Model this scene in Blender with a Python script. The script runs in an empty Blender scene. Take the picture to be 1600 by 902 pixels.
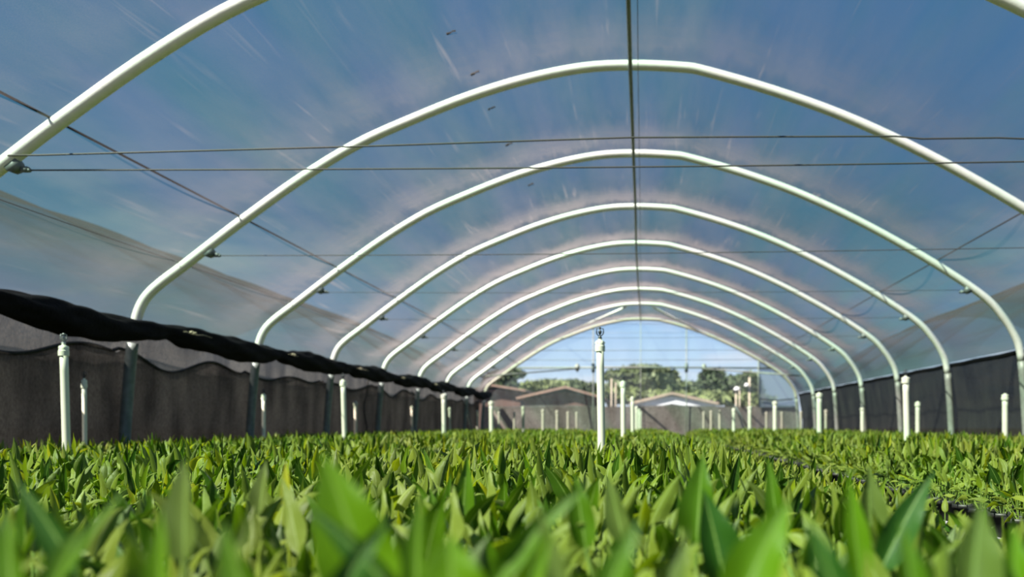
import bpy, bmesh, math, random
import numpy as np
from mathutils import Vector
PI = math.pi
R = random.Random(7)
NR = np.random.RandomState(11)
SC = bpy.context.scene
COL = SC.collection

# ---------------------------------------------------------------- camera, sky, sun
EYE = 1.2                       # camera height above the ground
VX, VY, FPX = 1002.0, 664.0, 1500.0
cd = bpy.data.cameras.new('camera'); cam = bpy.data.objects.new('camera', cd); COL.objects.link(cam)
cam.location = (0, 0, EYE); cam.rotation_euler = (PI/2, 0, 0)
cd.sensor_width = 36; cd.lens = FPX*36/1600
cd.shift_x = (800-VX)/1600; cd.shift_y = (VY-451)/1600
cd.clip_start = 0.02; cd.clip_end = 3000
cd.dof.use_dof = True; cd.dof.focus_distance = 3.6; cd.dof.aperture_fstop = 2.6
SC.camera = cam
SC.view_settings.view_transform = 'Standard'; SC.view_settings.look = 'None'
SC.view_settings.gamma = 1; SC.view_settings.exposure = 0.0
SC.view_settings.use_curve_mapping = False
try:
    SC.cycles.transparent_max_bounces = 24; SC.cycles.max_bounces = 7
    SC.cycles.sample_clamp_indirect = 6
except Exception: pass

world = bpy.data.worlds.new('world'); SC.world = world; world.use_nodes = True
def N(nt, t, **kw):
    n = nt.nodes.new(t)
    for k, v in kw.items(): setattr(n, k, v)
    return n
def math_n(nt, op, a, b=None, c=None, clamp=False):
    n = nt.nodes.new('ShaderNodeMath'); n.operation = op; n.use_clamp = clamp
    for i, v in enumerate((a, b, c)):
        if v is None: continue
        if isinstance(v, (int, float)): n.inputs[i].default_value = v
        else: nt.links.new(v, n.inputs[i])
    return n.outputs[0]
def ramp(nt, fac, stops, interp='LINEAR'):
    r = nt.nodes.new('ShaderNodeValToRGB'); r.color_ramp.interpolation = interp
    while len(r.color_ramp.elements) < len(stops): r.color_ramp.elements.new(0.5)
    for e, (p, c) in zip(r.color_ramp.elements, stops):
        e.position = p; e.color = (*c, 1) if len(c) == 3 else c
    nt.links.new(fac, r.inputs[0]); return r.outputs[0]
def mixc(nt, fac, a, b, mode='MIX'):
    m = nt.nodes.new('ShaderNodeMix'); m.data_type = 'RGBA'; m.blend_type = mode
    for s, v in ((m.inputs[0], fac), (m.inputs[6], a), (m.inputs[7], b)):
        if isinstance(v, (int, float)): s.default_value = v
        elif isinstance(v, tuple): s.default_value = (*v, 1)
        else: nt.links.new(v, s)
    return m.outputs[2]
nt = world.node_tree; nt.nodes.clear()
tc = N(nt, 'ShaderNodeTexCoord'); sep = N(nt, 'ShaderNodeSeparateXYZ'); nt.links.new(tc.outputs['Generated'], sep.inputs[0])
skyc = ramp(nt, sep.outputs[2], [(0.0, (.76,.85,.95)), (0.06, (.56,.75,.96)), (0.115, (.36,.60,.93)), (0.20, (.16,.38,.68)), (0.42, (.10,.33,.70)), (1.0, (.075,.26,.62))])
# soft fair-weather clouds
dz = math_n(nt, 'ADD', sep.outputs[2], 0.12)
comb = N(nt, 'ShaderNodeCombineXYZ')
nt.links.new(math_n(nt, 'DIVIDE', sep.outputs[0], dz), comb.inputs[0]); nt.links.new(math_n(nt, 'DIVIDE', sep.outputs[1], dz), comb.inputs[1])
cn = N(nt, 'ShaderNodeTexNoise'); cn.inputs['Scale'].default_value = 1.1; cn.inputs['Detail'].default_value = 6; cn.inputs['Roughness'].default_value = .55
nt.links.new(comb.outputs[0], cn.inputs['Vector'])
cl = ramp(nt, cn.outputs['Fac'], [(0.50, (0,0,0)), (0.72, (1,1,1))])
low = ramp(nt, sep.outputs[2], [(.12, (1,1,1)), (.30, (.12,.12,.12))])
skyc = mixc(nt, math_n(nt, 'MULTIPLY', math_n(nt, 'MULTIPLY', cl, low), 0.7), skyc, (.86,.87,.93))
bg = N(nt, 'ShaderNodeBackground'); nt.links.new(skyc, bg.inputs[0]); bg.inputs[1].default_value = 1.0
out = N(nt, 'ShaderNodeOutputWorld'); nt.links.new(bg.outputs[0], out.inputs[0])

sd = bpy.data.lights.new('sun', 'SUN'); sun = bpy.data.objects.new('sun', sd); COL.objects.link(sun)
sd.energy = 22; sd.angle = math.radians(0.6); sd.color = (1, .91, .78)
SUN_DIR = Vector((-0.50, -0.42, 0.75)).normalized()          # towards the sun
sun.rotation_euler = SUN_DIR.to_track_quat('Z', 'Y').to_euler()
sun.location = (5, -8, 14)

# ---------------------------------------------------------------- helpers
def P(px, py, Y):
    return Vector(((px-VX)/FPX*Y, Y, EYE+(VY-py)/FPX*Y))
def tag(o, label=None, cat=None, group=None, kind=None):
    if label: o['label'] = label
    if cat: o['category'] = cat
    if group: o['group'] = group
    if kind: o['kind'] = kind
    return o
def empty(name, loc=(0,0,0), rz=0):
    o = bpy.data.objects.new(name, None); COL.objects.link(o); o.location = loc; o.rotation_euler = (0,0,rz)
    o.empty_display_size = .05
    return o
def pymesh(name, vs, fs, mat, parent=None, smooth=True, uvs=None):
    me = bpy.data.meshes.new(name); me.from_pydata([tuple(v) for v in vs], [], fs); me.update()
    if smooth: me.polygons.foreach_set('use_smooth', [True]*len(me.polygons))
    if uvs is not None:
        ul = me.uv_layers.new(name='UVMap'); li = np.zeros(len(me.loops), dtype=np.int32); me.loops.foreach_get('vertex_index', li)
        ul.data.foreach_set('uv', np.asarray(uvs, dtype=np.float32)[li].ravel())
    if mat: me.materials.append(mat)
    o = bpy.data.objects.new(name, me); COL.objects.link(o)
    if parent: o.parent = parent
    return o
class MB:
    def __init__(s): s.v = []; s.f = []
    def box(s, c, d, rz=0):
        b = len(s.v); cr, sr = math.cos(rz), math.sin(rz)
        for z in (-1, 1):
            for x, y in ((-1,-1),(1,-1),(1,1),(-1,1)):
                X, Y = x*d[0]/2, y*d[1]/2
                s.v.append((c[0]+X*cr-Y*sr, c[1]+X*sr+Y*cr, c[2]+z*d[2]/2))
        s.f += [(b,b+3,b+2,b+1),(b+4,b+5,b+6,b+7),(b,b+1,b+5,b+4),(b+1,b+2,b+6,b+5),(b+2,b+3,b+7,b+6),(b+3,b,b+4,b+7)]
        return s
    def tube(s, pts, r, n=10, cap=True):
        pts = [Vector(p) for p in pts]; rs = r if isinstance(r, (list, tuple)) else [r]*len(pts)
        b = len(s.v); up = None
        for i, p in enumerate(pts):
            t = (pts[min(i+1, len(pts)-1)]-pts[max(i-1, 0)]).normalized()
            if up is None:
                a = Vector((0,0,1)) if abs(t.z) < .9 else Vector((0,1,0))
                up = (a-t*a.dot(t)).normalized()
            else: up = (up-t*up.dot(t)).normalized()
            sd_ = t.cross(up)
            for k in range(n):
                an = 2*PI*k/n; s.v.append(tuple(p+(up*math.cos(an)+sd_*math.sin(an))*rs[i]))
        for i in range(len(pts)-1):
            for k in range(n):
                a0 = b+i*n+k; a1 = b+i*n+(k+1)%n; s.f.append((a0, a1, a1+n, a0+n))
        if cap:
            s.f.append(tuple(b+k for k in reversed(range(n)))); e = b+(len(pts)-1)*n; s.f.append(tuple(e+k for k in range(n)))
        return s
    def lathe(s, prof, n=16, c=(0,0,0)):
        b = len(s.v)
        for r, z in prof:
            for k in range(n): a = 2*PI*k/n; s.v.append((c[0]+r*math.cos(a), c[1]+r*math.sin(a), c[2]+z))
        for i in range(len(prof)-1):
            for k in range(n):
                a0 = b+i*n+k; a1 = b+i*n+(k+1)%n; s.f.append((a0, a1, a1+n, a0+n))
        return s
    def ball(s, c, r, n=8, m=5):
        pr = [(max(r*math.sin(PI*i/m), 1e-4), -r*math.cos(PI*i/m)) for i in range(m+1)]
        return s.lathe(pr, n, c)
    def build(s, name, mat, parent=None, smooth=True): return pymesh(name, s.v, s.f, mat, parent, smooth)
def autosmooth(o, ang=40):
    me = o.data; me.polygons.foreach_set('use_smooth', [True]*len(me.polygons))
    try: me.set_sharp_from_angle(angle=math.radians(ang))
    except Exception: pass
    return o
def new_mat(name):
    m = bpy.data.materials.new(name); m.use_nodes = True; m.node_tree.nodes.clear(); return m, m.node_tree
def pbr(name, col, rough=.5, metal=0, noise=0, nscale=8, bump=0, bscale=30, spec=.5):
    m, nt = new_mat(name); b = N(nt, 'ShaderNodeBsdfPrincipled'); o = N(nt, 'ShaderNodeOutputMaterial')
    nt.links.new(b.outputs[0], o.inputs[0])
    b.inputs['Base Color'].default_value = (*col, 1); b.inputs['Roughness'].default_value = rough; b.inputs['Metallic'].default_value = metal
    b.inputs['Specular IOR Level'].default_value = spec
    t = N(nt, 'ShaderNodeTexCoord')
    if noise:
        n = N(nt, 'ShaderNodeTexNoise'); n.inputs['Scale'].default_value = nscale; n.inputs['Detail'].default_value = 5
        nt.links.new(t.outputs['Object'], n.inputs['Vector'])
        lo = tuple(c*(1-noise) for c in col); hi = tuple(min(1, c*(1+noise)) for c in col)
        nt.links.new(ramp(nt, n.outputs['Fac'], [(.3, lo), (.7, hi)]), b.inputs['Base Color'])
    if bump:
        n = N(nt, 'ShaderNodeTexNoise'); n.inputs['Scale'].default_value = bscale; n.inputs['Detail'].default_value = 4
        nt.links.new(t.outputs['Object'], n.inputs['Vector'])
        bp = N(nt, 'ShaderNodeBump'); bp.inputs['Strength'].default_value = bump; bp.inputs['Distance'].default_value = .01
        nt.links.new(n.outputs['Fac'], bp.inputs['Height']); nt.links.new(bp.outputs[0], b.inputs['Normal'])
    return m

# ---------------------------------------------------------------- materials
def film_mat(name, tau, scat, tint, detail=True):
    """thin hazy sheet: what passes straight through falls off with the path length in the sheet"""
    m, nt = new_mat(name); o = N(nt, 'ShaderNodeOutputMaterial'); L = nt.links
    geo = N(nt, 'ShaderNodeNewGeometry')
    dp = N(nt, 'ShaderNodeVectorMath', operation='DOT_PRODUCT'); L.new(geo.outputs['True Normal'], dp.inputs[0]); L.new(geo.outputs['Incoming'], dp.inputs[1])
    ca = math_n(nt, 'MAXIMUM', math_n(nt, 'ABSOLUTE', dp.outputs['Value']), .02)
    uv = N(nt, 'ShaderNodeUVMap'); t_ = tau
    sc_in = None
    if detail:
        # broad dust streaks and fine creases that run down the slope of the roof
        mp = N(nt, 'ShaderNodeMapping'); mp.inputs['Scale'].default_value = (2.2, .35, 1); L.new(uv.outputs[0], mp.inputs[0])
        n1 = N(nt, 'ShaderNodeTexNoise'); n1.inputs['Scale'].default_value = 1.4; n1.inputs['Detail'].default_value = 6; n1.inputs['Roughness'].default_value = .62; L.new(mp.outputs[0], n1.inputs[0])
        d1 = ramp(nt, n1.outputs[0], [(.34, (.62,.62,.62)), (.72, (1.5,1.5,1.5))])
        mp2 = N(nt, 'ShaderNodeMapping'); mp2.inputs['Scale'].default_value = (8, .26, 1); mp2.inputs['Rotation'].default_value = (0, 0, .06); L.new(uv.outputs[0], mp2.inputs[0])
        n2 = N(nt, 'ShaderNodeTexNoise'); n2.inputs['Scale'].default_value = 1.6; n2.inputs['Detail'].default_value = 3; n2.inputs['Distortion'].default_value = .4; L.new(mp2.outputs[0], n2.inputs[0])
        crease = ramp(nt, n2.outputs[0], [(.60, (0,0,0)), (.78, (1,1,1))])
        n4 = N(nt, 'ShaderNodeTexNoise'); n4.inputs['Scale'].default_value = .9; n4.inputs['Detail'].default_value = 2; L.new(uv.outputs[0], n4.inputs[0])
        cm = ramp(nt, n4.outputs[0], [(.45, (0,0,0)), (.6, (1,1,1))])
        crease = math_n(nt, 'MULTIPLY', crease, cm)
        # weave of the cloth
        n3 = N(nt, 'ShaderNodeTexNoise'); n3.inputs['Scale'].default_value = 95; n3.inputs['Detail'].default_value = 2; L.new(uv.outputs[0], n3.inputs[0])
        wv = ramp(nt, n3.outputs[0], [(.3, (.72,.72,.72)), (.7, (1.28,1.28,1.28))])
        t_ = math_n(nt, 'MULTIPLY', math_n(nt, 'MULTIPLY', d1, wv), tau)
        t_ = math_n(nt, 'ADD', t_, math_n(nt, 'MULTIPLY', crease, tau*3.2))
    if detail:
        # haze of scattered light painted into the sheet, a streaky band before each hoop
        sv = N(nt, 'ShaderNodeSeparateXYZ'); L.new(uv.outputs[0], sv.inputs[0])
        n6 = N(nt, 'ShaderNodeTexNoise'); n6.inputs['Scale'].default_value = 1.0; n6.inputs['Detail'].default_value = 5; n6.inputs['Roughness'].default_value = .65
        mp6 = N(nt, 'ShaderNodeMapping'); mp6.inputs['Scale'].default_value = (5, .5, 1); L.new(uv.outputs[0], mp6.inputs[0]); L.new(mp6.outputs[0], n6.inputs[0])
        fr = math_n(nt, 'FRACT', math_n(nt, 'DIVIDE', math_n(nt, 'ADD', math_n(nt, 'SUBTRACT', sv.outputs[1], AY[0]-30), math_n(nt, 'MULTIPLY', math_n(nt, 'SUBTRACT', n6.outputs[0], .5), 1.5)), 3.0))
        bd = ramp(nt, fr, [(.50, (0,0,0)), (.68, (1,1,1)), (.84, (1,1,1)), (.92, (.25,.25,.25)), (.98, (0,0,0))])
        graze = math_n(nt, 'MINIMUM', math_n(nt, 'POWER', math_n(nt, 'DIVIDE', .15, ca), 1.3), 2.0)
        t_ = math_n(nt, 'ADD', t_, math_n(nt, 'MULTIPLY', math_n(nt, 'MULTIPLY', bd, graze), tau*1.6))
    ex = math_n(nt, 'EXPONENT', math_n(nt, 'MULTIPLY', math_n(nt, 'DIVIDE', t_, ca), -1.0))
    fac = math_n(nt, 'SUBTRACT', 1.0, ex, clamp=True)
    tr = N(nt, 'ShaderNodeBsdfTransparent'); tr.inputs[0].default_value = (*tint, 1)
    # the weave closes up when looked at along the sheet
    shut = math_n(nt, 'EXPONENT', math_n(nt, 'MULTIPLY', math_n(nt, 'SUBTRACT', math_n(nt, 'DIVIDE', 1.0, ca), 1.0), -.11))
    if detail:
        # stains of the sheet: violet-grey and greenish patches
        n5 = N(nt, 'ShaderNodeTexNoise'); n5.inputs['Scale'].default_value = .55; n5.inputs['Detail'].default_value = 4; L.new(mp.outputs[0], n5.inputs[0])
        a = tuple(c*k for c, k in zip(tint, (.86, 1.05, .92))); b_ = tuple(min(1, c*k) for c, k in zip(tint, (1.06, .98, 1.04)))
        cc = N(nt, 'ShaderNodeVectorMath', operation='SCALE'); L.new(ramp(nt, n5.outputs[0], [(.38, a), (.62, b_)]), cc.inputs[0]); L.new(shut, cc.inputs['Scale']); L.new(cc.outputs[0], tr.inputs[0])
    df = N(nt, 'ShaderNodeBsdfDiffuse'); df.inputs[0].default_value = (*scat, 1)
    tl = N(nt, 'ShaderNodeBsdfTranslucent'); tl.inputs[0].default_value = (*scat, 1)
    m1 = N(nt, 'ShaderNodeMixShader'); m1.inputs[0].default_value = .55; L.new(df.outputs[0], m1.inputs[1]); L.new(tl.outputs[0], m1.inputs[2])
    m2 = N(nt, 'ShaderNodeMixShader'); L.new(fac, m2.inputs[0]); L.new(tr.outputs[0], m2.inputs[1]); L.new(m1.outputs[0], m2.inputs[2])
    L.new(m2.outputs[0], o.inputs[0]); return m
def net_mat(name, col, opac, rough_scale=60, hue=None, back=.3):
    """woven shade cloth: part open weave, part thread"""
    m, nt = new_mat(name); o = N(nt, 'ShaderNodeOutputMaterial'); L = nt.links
    t = N(nt, 'ShaderNodeTexCoord')
    n = N(nt, 'ShaderNodeTexNoise'); n.inputs['Scale'].default_value = 2.2; n.inputs['Detail'].default_value = 6; n.inputs['Roughness'].default_value = .6
    mv = N(nt, 'ShaderNodeMapping'); mv.inputs['Scale'].default_value = (1, 1, .4); L.new(t.outputs['Object'], mv.inputs[0]); L.new(mv.outputs[0], n.inputs[0])
    c2 = hue or tuple(c*1.6 for c in col)
    base = ramp(nt, n.outputs[0], [(.35, tuple(c*.7 for c in col)), (.68, c2)])
    g = N(nt, 'ShaderNodeTexNoise'); g.inputs['Scale'].default_value = rough_scale; g.inputs['Detail'].default_value = 2
    mp = N(nt, 'ShaderNodeMapping'); mp.inputs['Scale'].default_value = (1, 1, .45); L.new(t.outputs['Object'], mp.inputs[0]); L.new(mp.outputs[0], g.inputs[0])
    gr = ramp(nt, g.outputs[0], [(.3, (.6,.6,.6)), (.7, (1.5,1.5,1.5))])
    base = mixc(nt, 1.0, base, gr, 'MULTIPLY')
    df = N(nt, 'ShaderNodeBsdfDiffuse'); L.new(base, df.inputs[0])
    tl = N(nt, 'ShaderNodeBsdfTranslucent'); L.new(base, tl.inputs[0])
    m1 = N(nt, 'ShaderNodeMixShader'); m1.inputs[0].default_value = back; L.new(df.outputs[0], m1.inputs[1]); L.new(tl.outputs[0], m1.inputs[2])
    tr = N(nt, 'ShaderNodeBsdfTransparent'); m2 = N(nt, 'ShaderNodeMixShader')
    op = math_n(nt, 'ADD', math_n(nt, 'MULTIPLY', g.outputs[0], .12), opac-.06, clamp=True)
    L.new(op, m2.inputs[0]); L.new(tr.outputs[0], m2.inputs[1]); L.new(m1.outputs[0], m2.inputs[2]); L.new(m2.outputs[0], o.inputs[0])
    return m
def leaf_mat(name, dark, mid, bright, under, trans=.35):
    m, nt = new_mat(name); o = N(nt, 'ShaderNodeOutputMaterial'); L = nt.links
    geo = N(nt, 'ShaderNodeNewGeometry'); uv = N(nt, 'ShaderNodeUVMap'); sp = N(nt, 'ShaderNodeSeparateXYZ'); L.new(uv.outputs[0], sp.inputs[0])
    rnd = geo.outputs['Random Per Island']
    c = ramp(nt, rnd, [(0, dark), (.30, tuple(a*.6+b*.4 for a, b in zip(dark, mid))), (.58, mid), (.88, bright), (1, tuple(min(1, a*k) for a, k in zip(bright, (1.6, 1.3, 3.0))))])
    ax = math_n(nt, 'ABSOLUTE', math_n(nt, 'SUBTRACT', sp.outputs[0], .5))
    rib = math_n(nt, 'LESS_THAN', ax, .022)
    # side veins curve towards the tip
    ph = math_n(nt, 'SUBTRACT', math_n(nt, 'MULTIPLY', sp.outputs[1], 80), math_n(nt, 'MULTIPLY', ax, 110))
    vein = math_n(nt, 'MULTIPLY', math_n(nt, 'ADD', math_n(nt, 'SINE', ph), 1), .5)
    c = mixc(nt, math_n(nt, 'MULTIPLY', vein, .14), c, tuple(min(1, a*1.7) for a in mid))
    c = mixc(nt, math_n(nt, 'MULTIPLY', rib, .6), c, (.30,.42,.10))
    cu = mixc(nt, rnd, under, tuple(min(1, a*k) for a, k in zip(under, (1.45, 1.3, 1.3))))
    cu = mixc(nt, math_n(nt, 'MULTIPLY', rib, .5), cu, (.42,.50,.22))
    base = mixc(nt, geo.outputs['Backfacing'], c, cu)
    b = N(nt, 'ShaderNodeBsdfPrincipled'); L.new(base, b.inputs['Base Color']); b.inputs['Roughness'].default_value = .42; b.inputs['Specular IOR Level'].default_value = .3
    bp = N(nt, 'ShaderNodeBump'); bp.inputs['Strength'].default_value = .35; bp.inputs['Distance'].default_value = .002; L.new(vein, bp.inputs['Height']); L.new(bp.outputs[0], b.inputs['Normal'])
    tl = N(nt, 'ShaderNodeBsdfTranslucent'); L.new(mixc(nt, 1.0, c, (2.0, 1.75, .9), 'MULTIPLY'), tl.inputs[0])
    ms = N(nt, 'ShaderNodeMixShader'); ms.inputs[0].default_value = trans; L.new(b.outputs[0], ms.inputs[1]); L.new(tl.outputs[0], ms.inputs[2]); L.new(ms.outputs[0], o.inputs[0])
    return m
AY = {k: 9.39+3*(k-1) for k in range(-3, 9)}      # where the hoops stand
M = {}
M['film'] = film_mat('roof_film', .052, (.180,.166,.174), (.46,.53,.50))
M['film_far'] = film_mat('neighbour_film', .05, (.12,.115,.11), (.86,.87,.85), False)
M['panel'] = film_mat('gable_film', .9, (.44,.48,.58), (.6,.65,.7), False)
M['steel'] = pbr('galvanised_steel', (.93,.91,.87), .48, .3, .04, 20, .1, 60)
M['steel_dark'] = pbr('dark_and_shaded_steel', (.16,.19,.19), .5, .2, .2, 14)  # dark tone of the fittings; on the left hoop legs it is painted shade
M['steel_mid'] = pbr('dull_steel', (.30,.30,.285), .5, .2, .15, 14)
M['wire'] = pbr('wire', (.05,.047,.045), .6)
M['net_left'] = net_mat('shade_cloth_left', (.08,.074,.073), .90, 70, (.19,.178,.17), .7)
M['net_outer'] = net_mat('shade_cloth_outer', (.028,.026,.027), .93, 70, (.065,.062,.06), .6)
M['net_right'] = net_mat('shade_cloth_right', (.018,.017,.019), .95, 60, (.04,.037,.033))
M['net_back'] = net_mat('shade_cloth_end', (.21,.18,.165), .97, 60, (.28,.25,.23))
M['net_fine'] = net_mat('insect_net', (.55,.60,.66), .09, 40)
M['roll'] = pbr('rolled_black_cloth', (.0045,.004,.006), .95, 0, .4, 10, .8, 30, .12)
M['hem'] = pbr('black_hem', (.014,.014,.015), .85, 0, .3, 20)
M['band'] = pbr('black_band', (.010,.010,.011), .9, spec=.1)
M['string'] = pbr('pale_string', (.50,.40,.30), .8)
M['pvc'] = pbr('pvc_pipe', (.74,.73,.62), .35, 0, .05, 6)
M['pvc_old'] = pbr('weathered_pvc_pipe', (.50,.45,.38), .5, 0, .1, 9)
M['blackplastic'] = pbr('black_plastic', (.02,.025,.035), .35)
M['greyplastic'] = pbr('grey_plastic', (.34,.34,.36), .4)
M['pot'] = pbr('nursery_pot_plastic', (.018,.017,.017), .5, 0, .3, 12)
M['tray'] = pbr('pale_tray_plastic', (.42,.40,.43), .5, 0, .15, 10)
M['soil'] = pbr('potting_soil', (.03,.022,.015), .95, 0, .5, 60, 1, 90)
M['bench'] = pbr('bench_mesh', (.05,.055,.06), .6, 0, .2, 10)
M['ground'] = pbr('ground', (.10,.085,.06), .95, 0, .4, 1.5, 1, 6)
M['leaf'] = leaf_mat('plant_leaf', (.010,.038,.003), (.068,.145,.004), (.25,.32,.009), (.145,.195,.024), .30)
M['leaf_dark'] = leaf_mat('plant_leaf_dark', (.016,.052,.006), (.026,.08,.008), (.04,.11,.010), (.11,.16,.05), .2)
M['leaf_bright'] = leaf_mat('plant_leaf_bright', (.08,.18,.004), (.12,.235,.005), (.16,.28,.007), (.15,.26,.03), .45)
M['leaf_pale'] = leaf_mat('plant_leaf_pale', (.08,.12,.025), (.11,.15,.03), (.15,.19,.04), (.13,.165,.04), .3)
M['leaf_yellow'] = leaf_mat('plant_leaf_yellow', (.34,.36,.02), (.4,.4,.02), (.55,.55,.03), (.45,.45,.1), .45)
M['tree'] = pbr('tree_leaves', (.04,.06,.018), .7, 0, .55, .6)
M['tree_dark'] = pbr('tree_leaves_dark', (.03,.055,.018), .7, 0, .5, .8)
M['tree_light'] = pbr('tree_leaves_light', (.07,.095,.025), .7, 0, .4, .8)
M['bark'] = pbr('bark', (.16,.12,.09), .9, 0, .3, 3)
M['roof_brown'] = pbr('brown_roof', (.15,.10,.078), .8, 0, .25, 1)
M['wall_brown'] = pbr('dark_brown_wall', (.05,.026,.02), .8, 0, .3, 1)
M['white_wall'] = pbr('white_fascia', (.42,.45,.50), .6)
M['grey_roof'] = pbr('grey_brown_roof', (.20,.165,.13), .8, 0, .2, 1)
M['lamp'] = pbr('lamp_head', (.42,.43,.45), .4)
M['wood'] = pbr('pale_post', (.30,.26,.21), .8)
M['endpipe'] = pbr('beige_pipe', (.50,.45,.38), .6)

# ---------------------------------------------------------------- tunnel profile (x, z above the eye)
LEFT = [(-5.09,-1.2),(-5.07,-.6),(-5.05,-.08),(-5.01,.45),(-4.975,.80),(-4.93,1.06),(-4.85,1.235),(-4.71,1.375),(-4.477,1.55),(-4.147,1.805),(-3.874,2.01),(-3.32,2.404),(-2.775,2.734),(-2.222,2.982),(-1.677,3.197),(-1.123,3.366),(-.574,3.477)]
RIGHT = [(.40,3.485),(.644,3.444),(1.305,3.254),(1.962,3.02),(2.618,2.726),(3.279,2.379),(3.94,1.986),(4.436,1.644),(4.667,1.396),(4.799,1.198),(4.885,.98),(4.93,.6),(4.97,-.05),(4.99,-.6),(5.0,-1.2)]
APEX = (-.095, 3.505)
def profile(ap=APEX, n=4):
    dx, dz = ap[0]-APEX[0], ap[1]-APEX[1]
    pts = [(x+dx*max(0, (5+x)/5), z+dz*max(0, (z-1)/2.5)) for x, z in LEFT]+[ap]+[(x+dx*max(0, (5-x)/5), z+dz*max(0, (z-1)/2.5)) for x, z in RIGHT]
    o = []
    for i in range(len(pts)-1):
        p0, p1, p2, p3 = (np.array(pts[max(0, min(len(pts)-1, i+k))]) for k in (-1, 0, 1, 2))
        for j in range(n):
            t = j/n
            q = .5*((2*p1)+(-p0+p2)*t+(2*p0-5*p1+4*p2-p3)*t*t+(-p0+3*p1-3*p2+p3)*t**3); o.append((float(q[0]), float(q[1])))
    o.append(pts[-1]); return o
Y1 = 9.39
AP = {-3: APEX, -2: APEX, -1: APEX, 0: (-.105,3.52), 1: (-.106,3.518), 2: (-.099,3.502), 3: (-.092,3.499), 4: (-.098,3.48), 5: (-.086,3.465), 6: (-.065,3.447), 7: (-.037,3.451), 8: (-.02,3.345)}
TR = .05

# ---------------------------------------------------------------- structure: ground, roof film, side and end cloths
def struct(o): o['kind'] = 'structure'; return o
struct(MB().box((0, 100, -.06), (500, 420, .12)).build('floor', M['ground'], smooth=False))

def film_surface(name, mat, x0=0.0, ylo=-3, yhi=8, per=12, z_lo=.93, sag=.09, seed=0, coarse=False, slab=.012):
    rr = np.random.RandomState(seed)
    Ys = []
    for k in range(ylo, yhi):
        for j in range(per): Ys.append((k, j/per))
    Ys.append((yhi-1, 1.0))
    vs, fs, uv = [], [], []
    ncol = None
    for k, t in Ys:
        a, b = AP[max(-3, min(8, k))], AP[max(-3, min(8, k+1))]
        ap = (a[0]*(1-t)+b[0]*t, a[1]*(1-t)+b[1]*t)
        pr = [p for p in profile(ap, 2 if coarse else 4) if p[1] > z_lo]
        if ncol is None: ncol = len(pr)
        pr = pr[:ncol]
        while len(pr) < ncol: pr.append(pr[-1])
        s = 0; y = AY[0]+3*k+3*t
        for i, (x, z) in enumerate(pr):
            q0 = pr[max(0, i-1)]; q1 = pr[min(len(pr)-1, i+1)]
            tx, tz = q1[0]-q0[0], q1[1]-q0[1]; l = math.hypot(tx, tz) or 1
            nx, nz = -tz/l, tx/l
            if i: s += math.hypot(x-pr[i-1][0], z-pr[i-1][1])
            w = math.sin(PI*t)
            edge = min(1, 2.0*min(i, ncol-1-i)/ncol*3)
            pk = .012*math.sin(s*7+k*2.1)*w*edge+.006*math.sin(s*17+k*5+t*2)*w
            off = TR+.008-sag*w*edge+pk
            vs.append((x0+x+nx*off, y, EYE+z+nz*off)); uv.append((s, y))
    for r in range(len(Ys)-1):
        for i in range(ncol-1):
            a = r*ncol+i; fs.append((a, a+1, a+ncol+1, a+ncol))
    return pymesh(name, vs, fs, mat, None, True, uv)
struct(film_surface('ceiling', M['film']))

def cloth(name, mat, xs, y0, y1, z0, ztop, ny, nz, amp, freq, parent=None, seed=0):
    """hanging cloth along y; xs(z, y) gives x; ztop(y) its upper edge"""
    vs, fs = [], []
    for i in range(ny+1):
        y = y0+(y1-y0)*i/ny
        zt = ztop(y)
        for j in range(nz+1):
            f = j/nz; z = z0+(zt-z0)*f
            x = xs(z, y)+amp*math.sin(y*freq+seed+.8*math.sin(z*3+y))*(.35+.65*math.sin(PI*f)) + .4*amp*math.sin(y*freq*2.7+z*2)
            vs.append((x, y, z))
    for i in range(ny):
        for j in range(nz):
            a = i*(nz+1)+j; fs.append((a, a+1, a+nz+2, a+nz+1))
    return pymesh(name, vs, fs, mat, parent)
struct(cloth('wall_left', M['net_outer'], lambda z, y: -5.19+.03*z, -2.6, AY[8], 0, lambda y: EYE+.98, 160, 8, .012, 3))
struct(cloth('wall_right', M['net_right'], lambda z, y: 5.10-.17*max(0, z-1.4), -2.6, AY[8], 0, lambda y: EYE+.95, 160, 8, .012, 4))
# end wall: cloth skirt below, fine net above
YE = AY[8]
vs, fs = [], []
nx = 60
for i in range(nx+1):
    x = -5.05+10.05*i/nx
    for j in range(5):
        vs.append((x, YE+.10+.02*math.sin(x*6+j), (EYE+.60+.02*math.sin(x*1.7))*j/4))
for i in range(nx):
    for j in range(4):
        a = i*5+j; fs.append((a, a+5, a+6, a+1))
struct(pymesh('wall_back', vs, fs, M['net_back']))
prE = [p for p in profile(AP[8]) if p[1] > .55]
vs = [(x, YE+.06, EYE+z) for x, z in prE]; 
struct(pymesh('window_1', vs, [tuple(range(len(vs)))], M['net_fine'], None, False))
# behind the camera: the same cloth closes the tunnel
vs = [(x, AY[-3]-.1, EYE+z) for x, z in profile()]
struct(pymesh('wall_front', vs, [tuple(range(len(vs)))], M['film_far'], None, False))

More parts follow.
